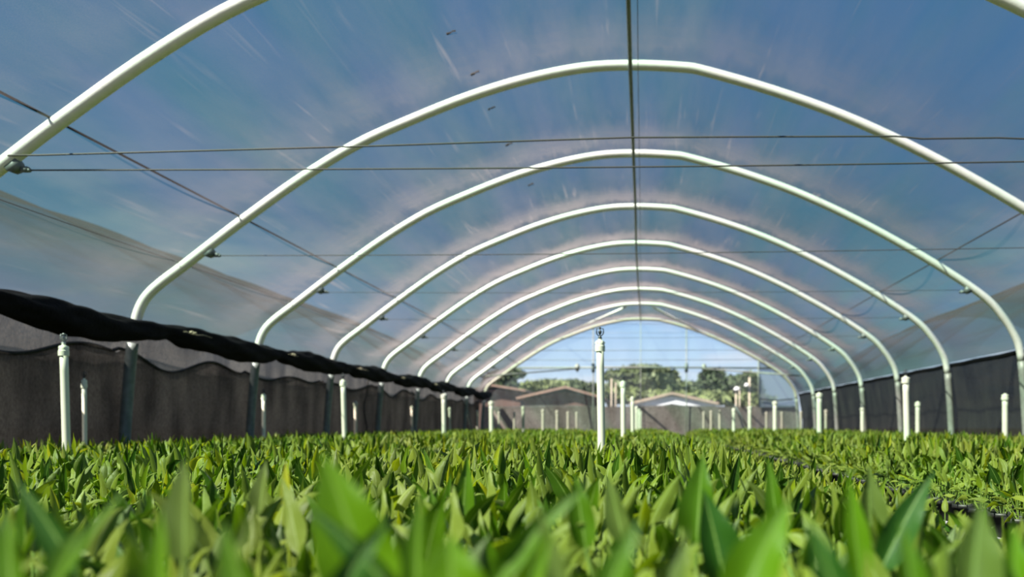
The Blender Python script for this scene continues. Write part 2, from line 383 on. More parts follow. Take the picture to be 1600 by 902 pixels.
# ---------------------------------------------------------------- arches
ORD = {-3: 'behind', -2: 'behind', -1: 'behind', 0: 'largest arch, cropped by the picture top and left edge', 1: 'first arch seen whole at its ridge, second in size',
       2: 'third largest arch', 3: 'fourth largest arch', 4: 'fifth largest arch', 5: 'fourth arch from the end gable', 6: 'third arch from the end gable', 7: 'last arch before the end gable, carrying its diagonal braces', 8: 'lower arch framing the open end gable'}
def wire_z(k): return {0: 1.775, 1: 1.735, 2: 1.79, 3: 1.77, 4: 1.75, 5: 1.74, 6: 1.72, 7: 1.70}.get(k, 1.75)
def xat(pr, z, side):
    best = None
    for (xa, za), (xb, zb) in zip(pr, pr[1:]):
        if (xa+xb)*side > 0 and (za-z)*(zb-z) <= 0:
            t = (z-za)/(zb-za) if zb != za else 0; best = xa+(xb-xa)*t
    return best
for k in range(-3, 9):
    y = AY[k]; e = empty('greenhouse_arch', (0, y, 0))
    if k >= 0: tag(e, 'white steel hoop of the tunnel, '+ORD[k], 'arch', 'steel hoops of the tunnel')
    else: tag(e, 'white steel hoop of the tunnel, behind the viewer', 'arch', 'hoops behind the viewer')
    pr = profile(AP[k]); jl = 3.0 if k == 8 else 0
    rad = TR if k < 8 else .05
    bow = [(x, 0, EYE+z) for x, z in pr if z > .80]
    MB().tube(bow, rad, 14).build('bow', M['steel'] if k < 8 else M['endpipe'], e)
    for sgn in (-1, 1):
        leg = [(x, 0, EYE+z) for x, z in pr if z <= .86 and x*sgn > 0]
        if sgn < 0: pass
        MB().tube(leg, rad*1.08, 12).build('leg', M['steel_dark'] if sgn < 0 else M['steel_mid'], e)  # left legs darker than right: the wall cloth's shade painted into the steel
        zz = wire_z(k); xx = xat(pr, zz, sgn)
        if k < 8:
            c = MB(); c.tube([(xx-sgn*.02, -.035, EYE+zz-.05), (xx-sgn*.02, .035, EYE+zz-.05)], .05, 10)
            c.box((xx-sgn*.09, 0, EYE+zz-.075), (.05, .03, .035)); c.ball((xx-sgn*.12, 0, EYE+zz-.08), .016)
            c.build('wire_clamp', M['steel_dark'], e)
# ridge pipe
tag(MB().tube([(AP[k][0]+.0, AY[k], EYE+AP[k][1]-TR-.012) for k in range(-3, 9)], .021, 10).build('ridge_purlin', M['steel_dark']),
    'thin dark pipe running along the ridge under all the hoops', 'purlin')
tag(MB().tube([(AP[k][0]+.075, AY[k], EYE+AP[k][1]-TR-.03) for k in range(-3, 9)], .0035, 6).build('ridge_wire', M['wire']),
    'fine wire beside the dark ridge pipe', 'wire')
# cross wires
for k in range(0, 8):
    z = EYE+wire_z(k)-.08; pr = profile(AP[k]); xl, xr = xat(pr, wire_z(k), -1)+.12, xat(pr, wire_z(k), 1)-.12
    rise = .085 if k < 2 else .03
    zs = lambda t: z+rise*t-.0*math.sin(PI*t)
    o = MB().tube([(xl+(xr-xl)*i/30, AY[k], zs(i/30)-.02*math.sin(PI*i/30)) for i in range(31)], .0055 if k == 0 else (.004 if k == 1 else .003), 6).build('tie_wire', M['wire'])
    tag(o, 'thin horizontal tie wire stretched across the '+['largest cropped hoop, lower of its two wires', 'second largest hoop', 'third largest hoop', 'fourth largest hoop', 'fifth largest hoop', 'fourth hoop from the end gable', 'third hoop from the end gable', 'last hoop before the end gable'][k], 'wire', 'tie wires across the hoops')
ctl = [(12,243),(60,242.5),(300,236),(560,229),(800,221),(985,215),(1150,214),(1400,213),(1440,217),(1560,215.5),(1600,217),(1880,219)]
tag(MB().tube([P(x, y, AY[0]-.05) for x, y in ctl], .006, 6).build('tie_wire', M['wire']), 'slightly kinked upper wire crossing the picture above the other wire of the largest hoop', 'wire', 'tie wires across the hoops')
# lengthwise wires outside the film
def long_wire(ps, r, label, side):
    tag(MB().tube(ps, r, 6).build('roof_wire', M['wire']), label, 'wire', 'lengthwise wires on the roof')
def on_roof(x, off=.060):
    def z_at(y):
        k = (y-AY[0])/3; k0 = max(-3, min(7, math.floor(k))); t = min(1, max(0, k-k0))
        a, b = AP[k0], AP[k0+1]; pr = profile((a[0]*(1-t)+b[0]*t, a[1]*(1-t)+b[1]*t), 3)
        best = 0
        for (xa, za), (xb, zb) in zip(pr, pr[1:]):
            if min(xa, xb) <= x <= max(xa, xb) and za > 1: best = za+(zb-za)*((x-xa)/(xb-xa))
        return best
    return [(x, AY[-3]+i*.75, EYE+z_at(AY[-3]+i*.75)+off*1.1) for i in range(int((AY[8]-AY[-3])/.75)+1)]
long_wire(on_roof(-3.93), .010, 'dark lengthwise cable on the left roof slope, the boldest one', -1)
long_wire(on_roof(-4.52), .004, 'faint lengthwise wire low on the left roof slope', -1)
long_wire(on_roof(3.82), .009, 'dark lengthwise cable on the right roof slope', 1)
for i, (px, py) in enumerate(((705,47),(742,119),(768,173),(795,223),(829,290))):
    k_ = (px-VX)/(VY-py); z0 = 3.2
    for _ in range(8):
        x_ = k_*z0
        for (xa, za), (xb, zb) in zip(profile(), profile()[1:]):
            if xa <= x_ <= xb and za > 1.5: z0 = za+(zb-za)*(x_-xa)/(xb-xa)
    y_ = FPX*z0/(VY-py); t_ = ((y_-AY[0])/3) % 1
    s_ = MB(); zz = EYE+z0+TR+.022-.09*math.sin(PI*t_)
    for j in range(5): s_.ball((k_*z0+(j-2)*.014+R.uniform(-.003, .003), y_+R.uniform(-.008, .008), zz+(j-2)*.018*.38), R.uniform(.008, .014), 6, 4)
    tag(s_.build('dead_leaf_clump', M['hem']), 'dark debris clump on the roof film, '+['nearest and topmost of the line', 'second from the top of the line', 'just below the second largest hoop', 'fourth of the line, by the wires', 'last and lowest of the line'][i], 'debris', 'debris on the roof film')
# right eave band and left eave cord
tag(MB().tube([(4.99, AY[-3]+.5*i, EYE+.955+.006*math.sin(i*2.1)) for i in range(67)], .034, 8).build('eave_band', M['band']), 'straight black band along the eave of the right wall', 'band')

# ---------------------------------------------------------------- left side: rolled cloth, curtain, strings
vs, fs = [], []; n = 28; ys = np.arange(AY[-3], AY[8]-.15, .06)
cxs = []
for i, y in enumerate(ys):
    fr = ((y-AY[0])/3) % 1.0
    pinch = math.exp(-((fr-.10)/.06)**2)+math.exp(-((fr-1.10)/.06)**2)
    r = .112*(1+.16*math.sin(2*PI*(fr-.35))+.06*math.sin(y*3.3))*(1-.26*pinch)
    cz = EYE+.925+.022*math.sin(y*1.9+.6)-.035*math.sin(PI*fr)+.02*pinch; cx = -4.80+.015*math.sin(y*1.3)
    cxs.append((cx, cz, r))
    for k in range(n):
        a = 2*PI*k/n
        rr = r*(1+.09*math.sin(4*a+y*5.2)+.05*math.sin(7*a-y*7.5+1)+.03*math.sin(11*a+y*9))
        vs.append((cx+rr*math.cos(a)*.95, y, cz+rr*math.sin(a)))
for i in range(len(ys)-1):
    for k in range(n):
        a = i*n+k; b = i*n+(k+1) % n; fs.append((a, b, b+n, a+n))
fs.append(tuple(range(n))); fs.append(tuple(reversed(range((len(ys)-1)*n, len(ys)*n))))
tag(pymesh('rolled_shade_cloth', vs, fs, M['roll']), 'long black shade cloth rolled and bundled along the left eave', 'shade cloth')
names = {0: 'left of the tall riser', 1: 'just past the second largest hoop', 2: 'just past the third largest hoop', 3: 'just past the fourth largest hoop', 4: 'just past the fifth largest hoop', 5: 'just past the fourth hoop from the gable'}
for k in range(1, 6):
    y = AY[k]+.62; i = int((y-ys[0])/.06); cx, cz, r = cxs[i]
    s = MB()
    loop = [(cx+(r+.012)*math.cos(a)*.97, y+.02*math.sin(a), cz+(r+.012)*math.sin(a)) for a in np.linspace(0, 2*PI, 20)]
    s.tube([(cx+(r+.006)*.93, y-.16+.06*j, cz+.035+.006*math.sin(j)) for j in range(12)], .003, 5)
    for j in range(5): s.ball((cx+(r+.012)*.93, y-.02+.028*j, cz+.040+.008*math.sin(j*2.2)), .015-.0015*j, 7, 5)
    tag(s.build('string_tie', M['string']), 'pale knotted string round the black cloth roll, '+names[k], 'string', 'string ties on the cloth roll')
def hem(y):
    k = (y-AY[0])/3; fr = k % 1.0; kk = math.floor(k)
    return EYE+.70-.085*math.sin(PI*min(1, fr*1.35))**2+.05*math.sin(2*PI*fr*1.5+kk*1.7)-.03*kk*0
e = empty('hanging_curtain', (0, 0, 0)); tag(e, 'dark woven side curtain hanging behind the left legs with a scalloped black hem', 'curtain')
cloth('curtain_sheet', M['net_left'], lambda z, y: -5.135+.02*z, -2.6, AY[8]-.1, .02, hem, 300, 10, .016, 9, e, 2)
MB().tube([(-5.115+.01*math.sin(y*4), y, hem(y)) for y in np.arange(-2.6, AY[8]-.1, .12)], .018, 7).build('hem', M['hem'], e)
# dangling cord in the fourth bay and diagonal braces
tag(MB().tube([P(612+1.5*math.sin(i), 600+i*8, 17.7) if False else Vector((-4.97+.03*math.sin(i*1.1)+(.07 if i == 0 else 0), 17.3+.03*math.sin(i*.8), EYE+.88-i*.13)) for i in range(17)], .014, 6).build('dangling_cord', M['hem']), 'dark cord dangling down the left curtain between two hoop legs', 'cord')
def brace(a, b, r, label, mat='steel_mid', name='brace_pipe', g='diagonal braces near the gable'):
    return tag(MB().tube([a, b], r, 8).build(name, M[mat]), label, 'brace', g)
brace((-5.0, AY[7]-.2, EYE+.70), (-4.98, AY[7]+1.9, .1), .03, 'dark slanting brace beside the last left leg before the gable', 'steel_dark')
brace((4.93, AY[7]-.1, EYE+.70), (4.95, AY[7]-2.1, .1), .03, 'dark slanting brace beside the last right leg before the gable', 'steel_dark')

# ---------------------------------------------------------------- end gable frame
e = empty('gable_trellis', (0, YE, 0)); tag(e, 'pipe framework of the open end gable with two posts and a cross rail', 'trellis')
def gz(x):
    for (xa, za), (xb, zb) in zip(prE, prE[1:]):
        if min(xa, xb) <= x <= max(xa, xb) and za > 1: return EYE+za+(zb-za)*((x-xa)/(xb-xa))
    return EYE+3
for px, r in ((927, .02), (1072.5, .017)):
    x = (px-VX)/FPX*YE
    MB().tube([(x, -.0, 0), (x, 0, gz(x)-.02)], r, 8).build('post', M['steel_mid'], e)
x = -.02; MB().tube([(x, 0, 0), (x, 0, EYE+3.3)], .011, 6).build('post', M['steel_mid'], e)
zr = EYE+(VY-575.5)/FPX*YE
MB().tube([(-4.12, 0, zr), (0, 0, zr+.03), (4.1, 0, zr)], .028, 8).build('cross_rail', M['steel_mid'], e)
for px in (902, 1100):
    x = (px-VX)/FPX*YE; MB().box((x, 0, zr+.02), (.13, .09, .18)).tube([(x, 0, zr-.12), (x, 0, zr+.14)], .03, 8).build('coupling', M['steel_mid'], e)
for px in (927, 1072.5):
    x = (px-VX)/FPX*YE; MB().tube([(x, 0, zr-.13), (x, 0, zr+.15)], .055, 8).build('coupling', M['steel_dark'], e)
for i, py in enumerate((506, 520, 547, 562)):
    z = EYE+(VY-py)/FPX*YE; xl, xr = xat(prE, z-EYE, -1), xat(prE, z-EYE, 1)
    MB().tube([(xl, .05, z), (xr, .05, z)], .004, 5).build('net_wire', M['steel_mid'], e)
def vec(px, py, Y): return P(px, py, Y)
brace(vec(751, 589, AY[7]), vec(905, 576, YE), .022, 'thin rail running from the last left hoop to the gable cross rail')
brace(vec(1256, 588, AY[7]), vec(1098, 576, YE), .022, 'thin rail running from the last right hoop to the gable cross rail')
brace(vec(978, 480, AY[7]), vec(874, 525, YE-.1), .03, 'white slanting brace under the ridge, left of the ridge pipe', 'steel')
brace(vec(1020, 480, AY[7]), vec(1104, 524, YE-.1), .03, 'white slanting brace under the ridge, right of the ridge pipe', 'steel')
brace(vec(1147, 632, YE-.02), vec(1168, 668, YE-.02), .02, 'slanting brace low on the end cloth, right of the middle', 'steel_dark')
# translucent panel closing the right corner of the gable
x0 = (1185-VX)/FPX*YE
pp = [(x, z) for x, z in prE if x > x0 and z > .55]
vs = [(x0, YE+.03, EYE+.55), (x0, YE+.03, gz(x0))]+[(x, YE+.03, EYE+z) for x, z in pp]+[(4.9, YE+.03, EYE+.55)]
e = empty('plastic_tarpaulin', (x0, YE, 0)); tag(e, 'bluish translucent sheet closing the right corner of the end gable', 'tarpaulin')
pymesh('sheet', [(v[0]-x0, v[1]-YE, v[2]) for v in vs], [tuple(range(len(vs)))], M['panel'], e, False)
MB().tube([(0, -.02, EYE+.55), (0, -.02, gz(x0)-.0)], .02, 6).build('edge_batten', M['steel_mid'], e)
MB().tube([(.05+(4.75-x0)*i/8, -.03, EYE+.79+.02*math.cos(i*.8)) for i in range(9)], .02, 6).build('hem_cord', M['hem'], e)

# ---------------------------------------------------------------- neighbouring tunnels seen through the film
for sx, lb in ((-10.35, 'hazy neighbouring plastic tunnel seen through the left film'), (10.35, 'hazy neighbouring plastic tunnel seen through the right film')):
    o = film_surface('neighbouring_tunnel', M['film_far'], sx, -3, 8, 4, -.5, .05, 3, True)
    tag(o, lb, 'tunnel')

# ---------------------------------------------------------------- sprinkler risers
def riser(px, top, T, w, base_px, label, head=True, tall=True, Y=None, mat='pvc', grp=None):
    Y = Y or T*FPX/max(1, VY-top)
    x = (px-VX)/FPX*Y; zt = EYE+(VY-top)/FPX*Y
    lean = 0
    if base_px is not None: lean = (base_px-px)/FPX*Y
    e = empty('sprinkler_riser', (x, Y, BENCH)); h = zt-BENCH
    vis = EYE-.17-BENCH
    def xx(z): return lean*(h-z)/(h-vis)
    r = w/FPX*Y/2
    MB().tube([(xx(h*i/6), 0, h*i/6) for i in range(7)], r, 14).build('pipe', M[mat], e)
    c = MB(); c.lathe([(r*1.02, -.066), (r*1.30, -.065), (r*1.32, -.032), (r*1.18, -.029), (r*1.22, -.008), (r*1.05, 0), (r*.5, .004), (r*.45, .016), (.001, .016)], 16, (0, 0, h))
    if tall:
        for a in np.linspace(0, 2*PI, 6, endpoint=False): c.ball((r*1.25*math.cos(a), r*1.25*math.sin(a), h-.012), r*.16, 6, 4)
    autosmooth(c.build('cap', M[mat], e), 35)
    if head:
        s = MB(); hz = h+.014; k = .052 if tall else .04; q = k/.052
        s.lathe([(.013*q, 0), (.015*q, .012*q), (.008*q, .02*q), (.008*q, .03*q)], 10, (0, 0, hz))
        fr = [(-.008*q, 0, hz+.024*q), (-.022*q, 0, hz+.042*q), (-.025*q, 0, hz+.06*q), (-.024*q, 0, hz+.092*q), (.024*q, 0, hz+.092*q), (.025*q, 0, hz+.06*q), (.022*q, 0, hz+.042*q), (.008*q, 0, hz+.024*q)]
        s.tube(fr, .0045*q, 6); s.tube([(0, 0, hz+.092*q), (0, 0, hz+.105*q)], .008*q, 8)
        s.lathe([(.002, .03*q), (.011*q, .05*q), (.013*q, .068*q), (.004*q, .08*q), (.003*q, .092*q)], 8, (0, 0, hz))
        s.v = [(v[0]*.86, v[1], hz+(v[2]-hz)*.68) for v in s.v]
        s.build('sprinkler_head', M['blackplastic'] if px > 500 or not tall else M['greyplastic'], e)
        if px < 200: e.children[-1].rotation_euler = (0, 0, 1.2) if tall else (0, 0, .5)
    tag(e, label, 'sprinkler pipe', grp or ('tall irrigation risers' if tall else 'short irrigation risers'))
BENCH = EYE-.46
G2 = 'far short risers'
TT, TS = .524, .365
# tall rows
riser(99.5, 541, TT, 12, 104, 'tall white riser nearest the left edge with a thin grey sprinkler on top')
riser(536, 595, TT, 7.5, 538.5, 'white riser in front of the black roll between the third and fourth hoop feet')
riser(693, 617, TT, 6.5, 694, 'white riser below the black roll left of its far end', head=True)
riser(767.5, 628, TT*.93, 6.5, 768, 'white riser standing at the far end of the black roll', head=True)
riser(937.5, 533, TT, 12, 940, 'tallest white riser in the middle with a black sprinkler against the sky')
riser(973.5, 597, TT, 7.5, 974, 'white riser just right of the tallest middle riser', head=True)
riser(988, 621, TT, 5, 988.5, 'third white riser of the middle row, with a pale cap')
riser(994.5, 636, TT, 4, None, 'fourth riser of the middle row, partly behind the third', head=False, Y=23.5)
riser(998.3, 640, TT, 3.4, None, 'fifth riser of the middle row, squeezed between its neighbours', head=False, Y=26.3)
riser(1001, 643.5, TT, 3, None, 'smallest and last riser of the middle row', head=False, Y=28.8)
riser(1415, 590, TT, 10, 1417.5, 'tallest white riser on the right with a small sprinkler by the dark wall')
riser(1280, 615, TT, 8, 1280.5, 'white riser standing left of the last hoop legs on the right', head=False)
riser(1211, 628, TT, 6.5, None, 'white riser below the right end of the bluish gable panel', head=False)
riser(1171.5, 636, TT, 5.5, None, 'white riser just left of the bluish gable panel', head=False, Y=27.5)
# short rows
riser(131.5, 594, TS, 7, 132.5, 'thin short white riser just right of the tall left riser, dark sprinkler on top', tall=False)
for px, top, w, lb in ((412, 617, 5.5, 'short thin riser in front of the left curtain between second and third legs'), (555.5, 628, 5, 'short riser just right of a taller riser by the fourth left leg'),
                       (643.5, 635.5, 3.6, 'short thin riser beside the fifth left leg'), (702.5, 637.5, 3.6, 'short thin riser just right of the riser below the black roll'),
                       (746, 642, 3.4, 'short riser beside the slanting brace at the far left')):
    riser(px, top, TS, w, None, lb, head=(w > 5.2), tall=False, mat='pvc' if w > 5.2 else 'pvc_old')
for px, top, w, lb in ((1570.5, 617, 9, 'short riser nearest the right edge in front of the dark wall'), (1434, 629, 7, 'short riser just right of the tallest right riser'),
                       (1347.5, 636, 6, 'short riser in front of the fifth right leg'), (1290.5, 641, 4.6, 'short riser just right of a taller riser by the right wall'),
                       (1251.5, 643.5, 3.6, 'short riser at the inner corner of the right wall'), (1221.5, 644.5, 3, 'short thin riser right of the riser under the bluish panel'),
                       (1197.5, 644.5, 3, 'short thin riser left of the riser under the bluish panel')):
    riser(px, top, TS, w, None, lb, head=False, tall=False, mat='pvc' if w > 4.8 else 'pvc_old')
lf = ['first and tallest', 'second', 'third', 'fourth', 'fifth and rightmost']
for i, (px, top, w) in enumerate(((817.5, 636, 4.6), (848.5, 640.6, 4.4), (870.5, 642, 4), (887.5, 644, 3.6), (901, 644.5, 3))):
    riser(px, top, TS, w, None, 'short riser before the end cloth below the brown gable, %s in row' % lf[i], head=False, tall=False, mat='pvc_old')
for i, (px, top) in enumerate(((779.5, 644), (803.5, 644.5))):
    riser(px, top, TS, 3, None, 'faint thin riser near the left end cloth, '+['close to the end of the black roll', 'left of the tallest short riser there'][i], head=False, tall=False, mat='pvc_old')
rf = ['leftmost', 'second', 'third', 'rightmost']
for i, (px, top, w) in enumerate(((1099.5, 644, 3), (1111, 642.5, 3.4), (1124.5, 641.5, 3.8), (1146.5, 639, 4.8))):
    riser(px, top, TS, w, None, 'short riser before the end cloth, right of the white gable, %s of four' % rf[i], head=False, tall=False, mat='pvc' if i == 3 else 'pvc_old')

# ---------------------------------------------------------------- benches
GAP_L, GAP_R = (-1.60, -1.38), (.90, 1.36)
BX = ((-4.72, GAP_L[0]), (GAP_L[1], GAP_R[0]), (GAP_R[1], 4.72))
for (a, b), nm in zip(BX, ('left of the risers in the middle', 'in the middle under the nearest plants', 'along the right wall beyond the dark gap')):
    e = empty('growing_bench', ((a+b)/2, 14, 0)); tag(e, 'low growing bench '+nm, 'bench', 'growing benches')
    MB().box((0, 0, BENCH-.02), (b-a, 31.4, .04)).build('bench_top', M['bench'], e, False)
    for y in np.arange(-15, 15.5, 3.75):
        MB().box((-(b-a)/2+.15, y, (BENCH-.04)/2), (.06, .06, BENCH-.04)).build('leg', M['steel_dark'], e, False)
        MB().box(((b-a)/2-.15, y, (BENCH-.04)/2), (.06, .06, BENCH-.04)).build('leg', M['steel_dark'], e, False)

# ---------------------------------------------------------------- plants
POT_H = .115
RIM = BENCH+POT_H
def leaf_np(base, d0, side, L, w, n=8, m=2, bend=.5, fold=.35, wave=.0, tipc=.0):
    """a pointed blade: centre line starts at base in direction d0 and arches over; returns verts, quads, uvs"""
    base = np.array(base, float); d = np.array(d0, float); d /= np.linalg.norm(d); side = np.array(side, float); side -= d*side.dot(d); side /= np.linalg.norm(side)
    vs, uv = [], []; p = base.copy()
    down = np.array((0, 0, -1.))
    for i in range(n+1):
        t = i/n
        wd = w*(t**.55)*((1-t)**1.18)*2.22 if 0 < t < 1 else (w*.05 if t == 0 else .0006)
        nrm = np.cross(side, d)
        for j in range(-m, m+1):
            q = j/m
            off = side*(q*wd*.5*math.cos(fold*abs(q)))+nrm*(abs(q)*wd*.5*math.sin(fold)+wave*math.sin(t*11+q*2)*wd*abs(q))
            vs.append(p+off); uv.append((.5+q*.5, t))
        k = bend/n*(1+1.2*t)
        d = d+down*k*(1-.3*abs(d[2])) + np.array((0, 0, tipc))*t/n; d /= np.linalg.norm(d)
        p = p+d*L/n
    c = 2*m+1; fs = [(i*c+j, i*c+j+1, (i+1)*c+j+1, (i+1)*c+j) for i in range(n) for j in range(2*m)]
    return np.array(vs), np.array(fs), np.array(uv)
def stem_np(a, b, r=.0028, n=3):
    a, b = np.array(a, float), np.array(b, float); t = (b-a)/np.linalg.norm(b-a)
    u = np.cross(t, (1, .3, .1)); u /= np.linalg.norm(u); v = np.cross(t, u)
    vs = [p+r*(u*math.cos(2*PI*k/n)+v*math.sin(2*PI*k/n)) for p in (a, b) for k in range(n)]
    return np.array(vs), np.array([(k, (k+1) % n, n+(k+1) % n, n+k) for k in range(n)]), np.array([(.5, .5)]*(2*n))
def join(parts):
    V, F, U = [], [], []; o = 0
    for v, f, u in parts: V.append(v); F.append(f+o); U.append(u); o += len(v)
    return np.vstack(V), np.vstack(F), np.vstack(U)
def plant_np(rng, n, m, nleaf, stems=True, scale=1.0):
    """tuft of broad pointed leaves rising from the pot rim (z = 0)"""
    ps = []; a0 = rng.uniform(0, 6.28)
    for i in range(nleaf):
        f = (i+.5)/nleaf; a = a0+i*2.399+rng.uniform(-.3, .3)
        el = math.radians(84-62*f**.9+rng.uniform(-17, 12))
        pl = scale*(.135-.065*f)*rng.uniform(.7, 1.2)
        L = scale*(.100-.012*f)*rng.uniform(.72, 1.2); w = L*rng.uniform(.38, .60)
        out_ = np.array((math.cos(a), math.sin(a), 0))
        r0 = .012; d = out_*math.cos(el)+np.array((0, 0, 1))*math.sin(el)
        dp = out_*math.cos(min(1.5, el+.25))+np.array((0, 0, 1))*math.sin(min(1.5, el+.25))
        b = out_*r0; tip = b+dp*pl
        sd_ = np.array((-math.sin(a), math.cos(a), 0))
        tw = rng.uniform(-1.5, 1.5); sd_ = sd_*math.cos(tw)+np.cross(d, sd_)*math.sin(tw)
        ps.append(leaf_np(tip, d, sd_, L, w, n, m, rng.uniform(.1, 1.5), rng.uniform(.1, .95), rng.uniform(0, .16)))
        if stems: ps.append(stem_np(b-np.array((0, 0, .01)), tip, .0026*scale))
    return join(ps)
def np_mesh(name, V, F, U, mat):
    me = bpy.data.meshes.new(name); nv, nf = len(V), len(F)
    me.vertices.add(nv); me.vertices.foreach_set('co', V.astype(np.float32).ravel())
    me.loops.add(nf*4); me.loops.foreach_set('vertex_index', F.astype(np.int32).ravel())
    me.polygons.add(nf); me.polygons.foreach_set('loop_start', np.arange(0, nf*4, 4, dtype=np.int32))
    try: me.polygons.foreach_set('loop_total', np.full(nf, 4, dtype=np.int32))
    except Exception: pass
    me.polygons.foreach_set('use_smooth', np.ones(nf, dtype=bool))
    ul = me.uv_layers.new(name='UVMap'); ul.data.foreach_set('uv', U[F.ravel()].astype(np.float32).ravel())
    me.update(calc_edges=True); me.materials.append(mat); return me
pot_mb = MB().lathe([(.001, 0), (.042, 0), (.056, .095), (.061, .096), (.061, .113), (.055, .113), (.053, .098), (.001, .098)], 14)
pot_me = None
protos = []
for i in range(10):
    rng = np.random.RandomState(100+i)
    protos.append(np_mesh('foliage', *plant_np(rng, 9, 2, 10+i % 4), M['leaf'] if i != 7 else M['leaf_dark']))
# positions
SP = .113
pts = []
for (a, b) in BX:
    nxp = int((b-a-.10)/SP); step = (b-a-.12)/nxp
    j = 0; y = -1.2
    while y < YE-.75:
        for i in range(nxp+1):
            x = a+.06+i*step+(step/2 if j % 2 and i < nxp else 0)
            pts.append((x+NR.uniform(-.012, .012), y+NR.uniform(-.012, .012)))
        y += SP*(.92 if y < 9 else 1.0); j += 1
pts = np.array(pts)
# keep the camera's own stand and the risers free
RS = np.array([(o.location.x, o.location.y) for o in bpy.data.objects if o.name.startswith('sprinkler_riser')])
keep = np.ones(len(pts), bool)
for rx, ry in RS: keep &= (np.hypot(pts[:, 0]-rx, pts[:, 1]-ry) > .10)
keep &= ~((np.abs(pts[:, 0]) < .16) & (np.abs(pts[:, 1]-.05) < .42))
pts = pts[keep]
def seen(x, y): return y > .45 and VX+FPX*x/y > -60-30/y and VX+FPX*x/y < 1660+30/y
vis = np.array([seen(x, y) for x, y in pts])
order = sorted(np.nonzero(vis)[0], key=lambda i: pts[i][1]**2+pts[i][0]**2*.3)
near = set(order[:286])
def edge_k(x, y):      # plants thin out towards the gaps between the benches
    k = 1.0
    if .40 < x < .95 and y > 1.7: k = 1-.42*(x-.40)/.5
    if 1.3 < x < 1.55: k = .8
    if -1.42 < x < -1.15 or -1.8 < x < -1.5: k = .8
    return k
bed = lambda x: 0 if x < GAP_L[1] else (1 if x < GAP_R[1] else 2)
LBL = ['potted plant with broad pointed green leaves on the near end of the left bench', 'potted plant with broad pointed green leaves crowding the near end of the middle bench',
       'potted plant with broad pointed green leaves bordering the dark gap on the right bench']
GRP = ['nearest plants of the left bench', 'nearest plants of the middle bench', 'nearest plants of the right bench']
src = empty('potted_plant', (0, 0, BENCH)); f0 = bpy.data.objects.new('foliage', protos[0]); COL.objects.link(f0); f0.parent = src; f0.location = (0, 0, POT_H-.012)
p0 = pot_mb.build('pot', M['pot'], src); pot_me = p0.data; autosmooth(p0, 40)
first = True
nearlist = sorted(near, key=lambda i: pts[i][1])
for q, i in enumerate(nearlist):
    x, y = pts[i]
    if first: r_, f_, p_ = src, f0, p0; first = False
    else:
        r_ = src.copy(); COL.objects.link(r_)
        f_ = f0.copy(); COL.objects.link(f_); f_.parent = r_
        p_ = p0.copy(); COL.objects.link(p_); p_.parent = r_
    f_.data = protos[R.randrange(10)]
    r_.location = (x, y, BENCH); r_.rotation_euler = (0, 0, R.uniform(0, 6.28))
    s = R.uniform(.86, 1.14)*edge_k(x, y); f_.scale = (s, s, s*R.uniform(.92, 1.08))
    b = bed(x); tag(r_, LBL[b], 'potted plant', GRP[b])

# the rest: one mass
rest = np.array([i for i in range(len(pts)) if i not in near])
def mass(name, idx, n, m, nleaf, stems, seed, label):
    Vs, Fs, Us = [], [], []; o = 0; rng = np.random.RandomState(seed)
    pool = [plant_np(np.random.RandomState(seed*50+k), n, m, nleaf, stems) for k in range(14)]
    which = rng.randint(0, 14, len(idx))
    for k in range(14):
        sel = idx[which == k]
        if not len(sel): continue
        V, F, U = pool[k]; a = rng.uniform(0, 6.28, len(sel)); s = rng.uniform(.85, 1.15, len(sel))*np.array([edge_k(*pts[i]) for i in sel])
        ca, sa = np.cos(a)*s, np.sin(a)*s
        X = V[None, :, 0]*ca[:, None]-V[None, :, 1]*sa[:, None]+pts[sel, 0][:, None]
        Y = V[None, :, 0]*sa[:, None]+V[None, :, 1]*ca[:, None]+pts[sel, 1][:, None]
        Z = V[None, :, 2]*(s*rng.uniform(.9, 1.1, len(sel)))[:, None]+RIM-.012
        Vs.append(np.stack([X, Y, Z], -1).reshape(-1, 3))
        Fs.append((F[None]+(np.arange(len(sel))*len(V))[:, None, None]).reshape(-1, 4)+o)
        Us.append(np.tile(U, (len(sel), 1))); o += len(sel)*len(V)
    return np.vstack(Vs), np.vstack(Fs), np.vstack(Us)
yr = pts[rest, 1]
A = mass('a', rest[yr < 8], 6, 1, 11, True, 5, '')
B = mass('b', rest[yr >= 8], 4, 1, 9, False, 6, '')
V = np.vstack([A[0], B[0]]); F = np.vstack([A[1], B[1]+len(A[0])]); U = np.vstack([A[2], B[2]])
o = bpy.data.objects.new('potted_plants', np_mesh('potted_plants', V, F, U, M['leaf'])); COL.objects.link(o)
tag(o, 'sea of green broad-leaved plants covering the benches to the end wall', 'plants', None, 'stuff')
# pots of that mass, near rows only (farther pots are hidden under leaves)
pv, pf = MB().lathe([(.042, 0), (.056, .095), (.061, .096), (.061, .113), (.052, .113), (.052, .1), (.001, .099)], 8), None
V0 = np.array(pv.v); F0 = np.array(pv.f); sel = rest[pts[rest, 1] < 14]
V = (V0[None]+np.stack([pts[sel, 0], pts[sel, 1], np.full(len(sel), BENCH)], -1)[:, None, :]).reshape(-1, 3)
F = (F0[None]+(np.arange(len(sel))*len(V0))[:, None, None]).reshape(-1, 4)
o = bpy.data.objects.new('nursery_pots', np_mesh('nursery_pots', V, F, np.zeros((len(V), 2)), M['pot'])); COL.objects.link(o)
tag(o, 'black nursery pots packed under the green plants', 'pots', None, 'stuff')

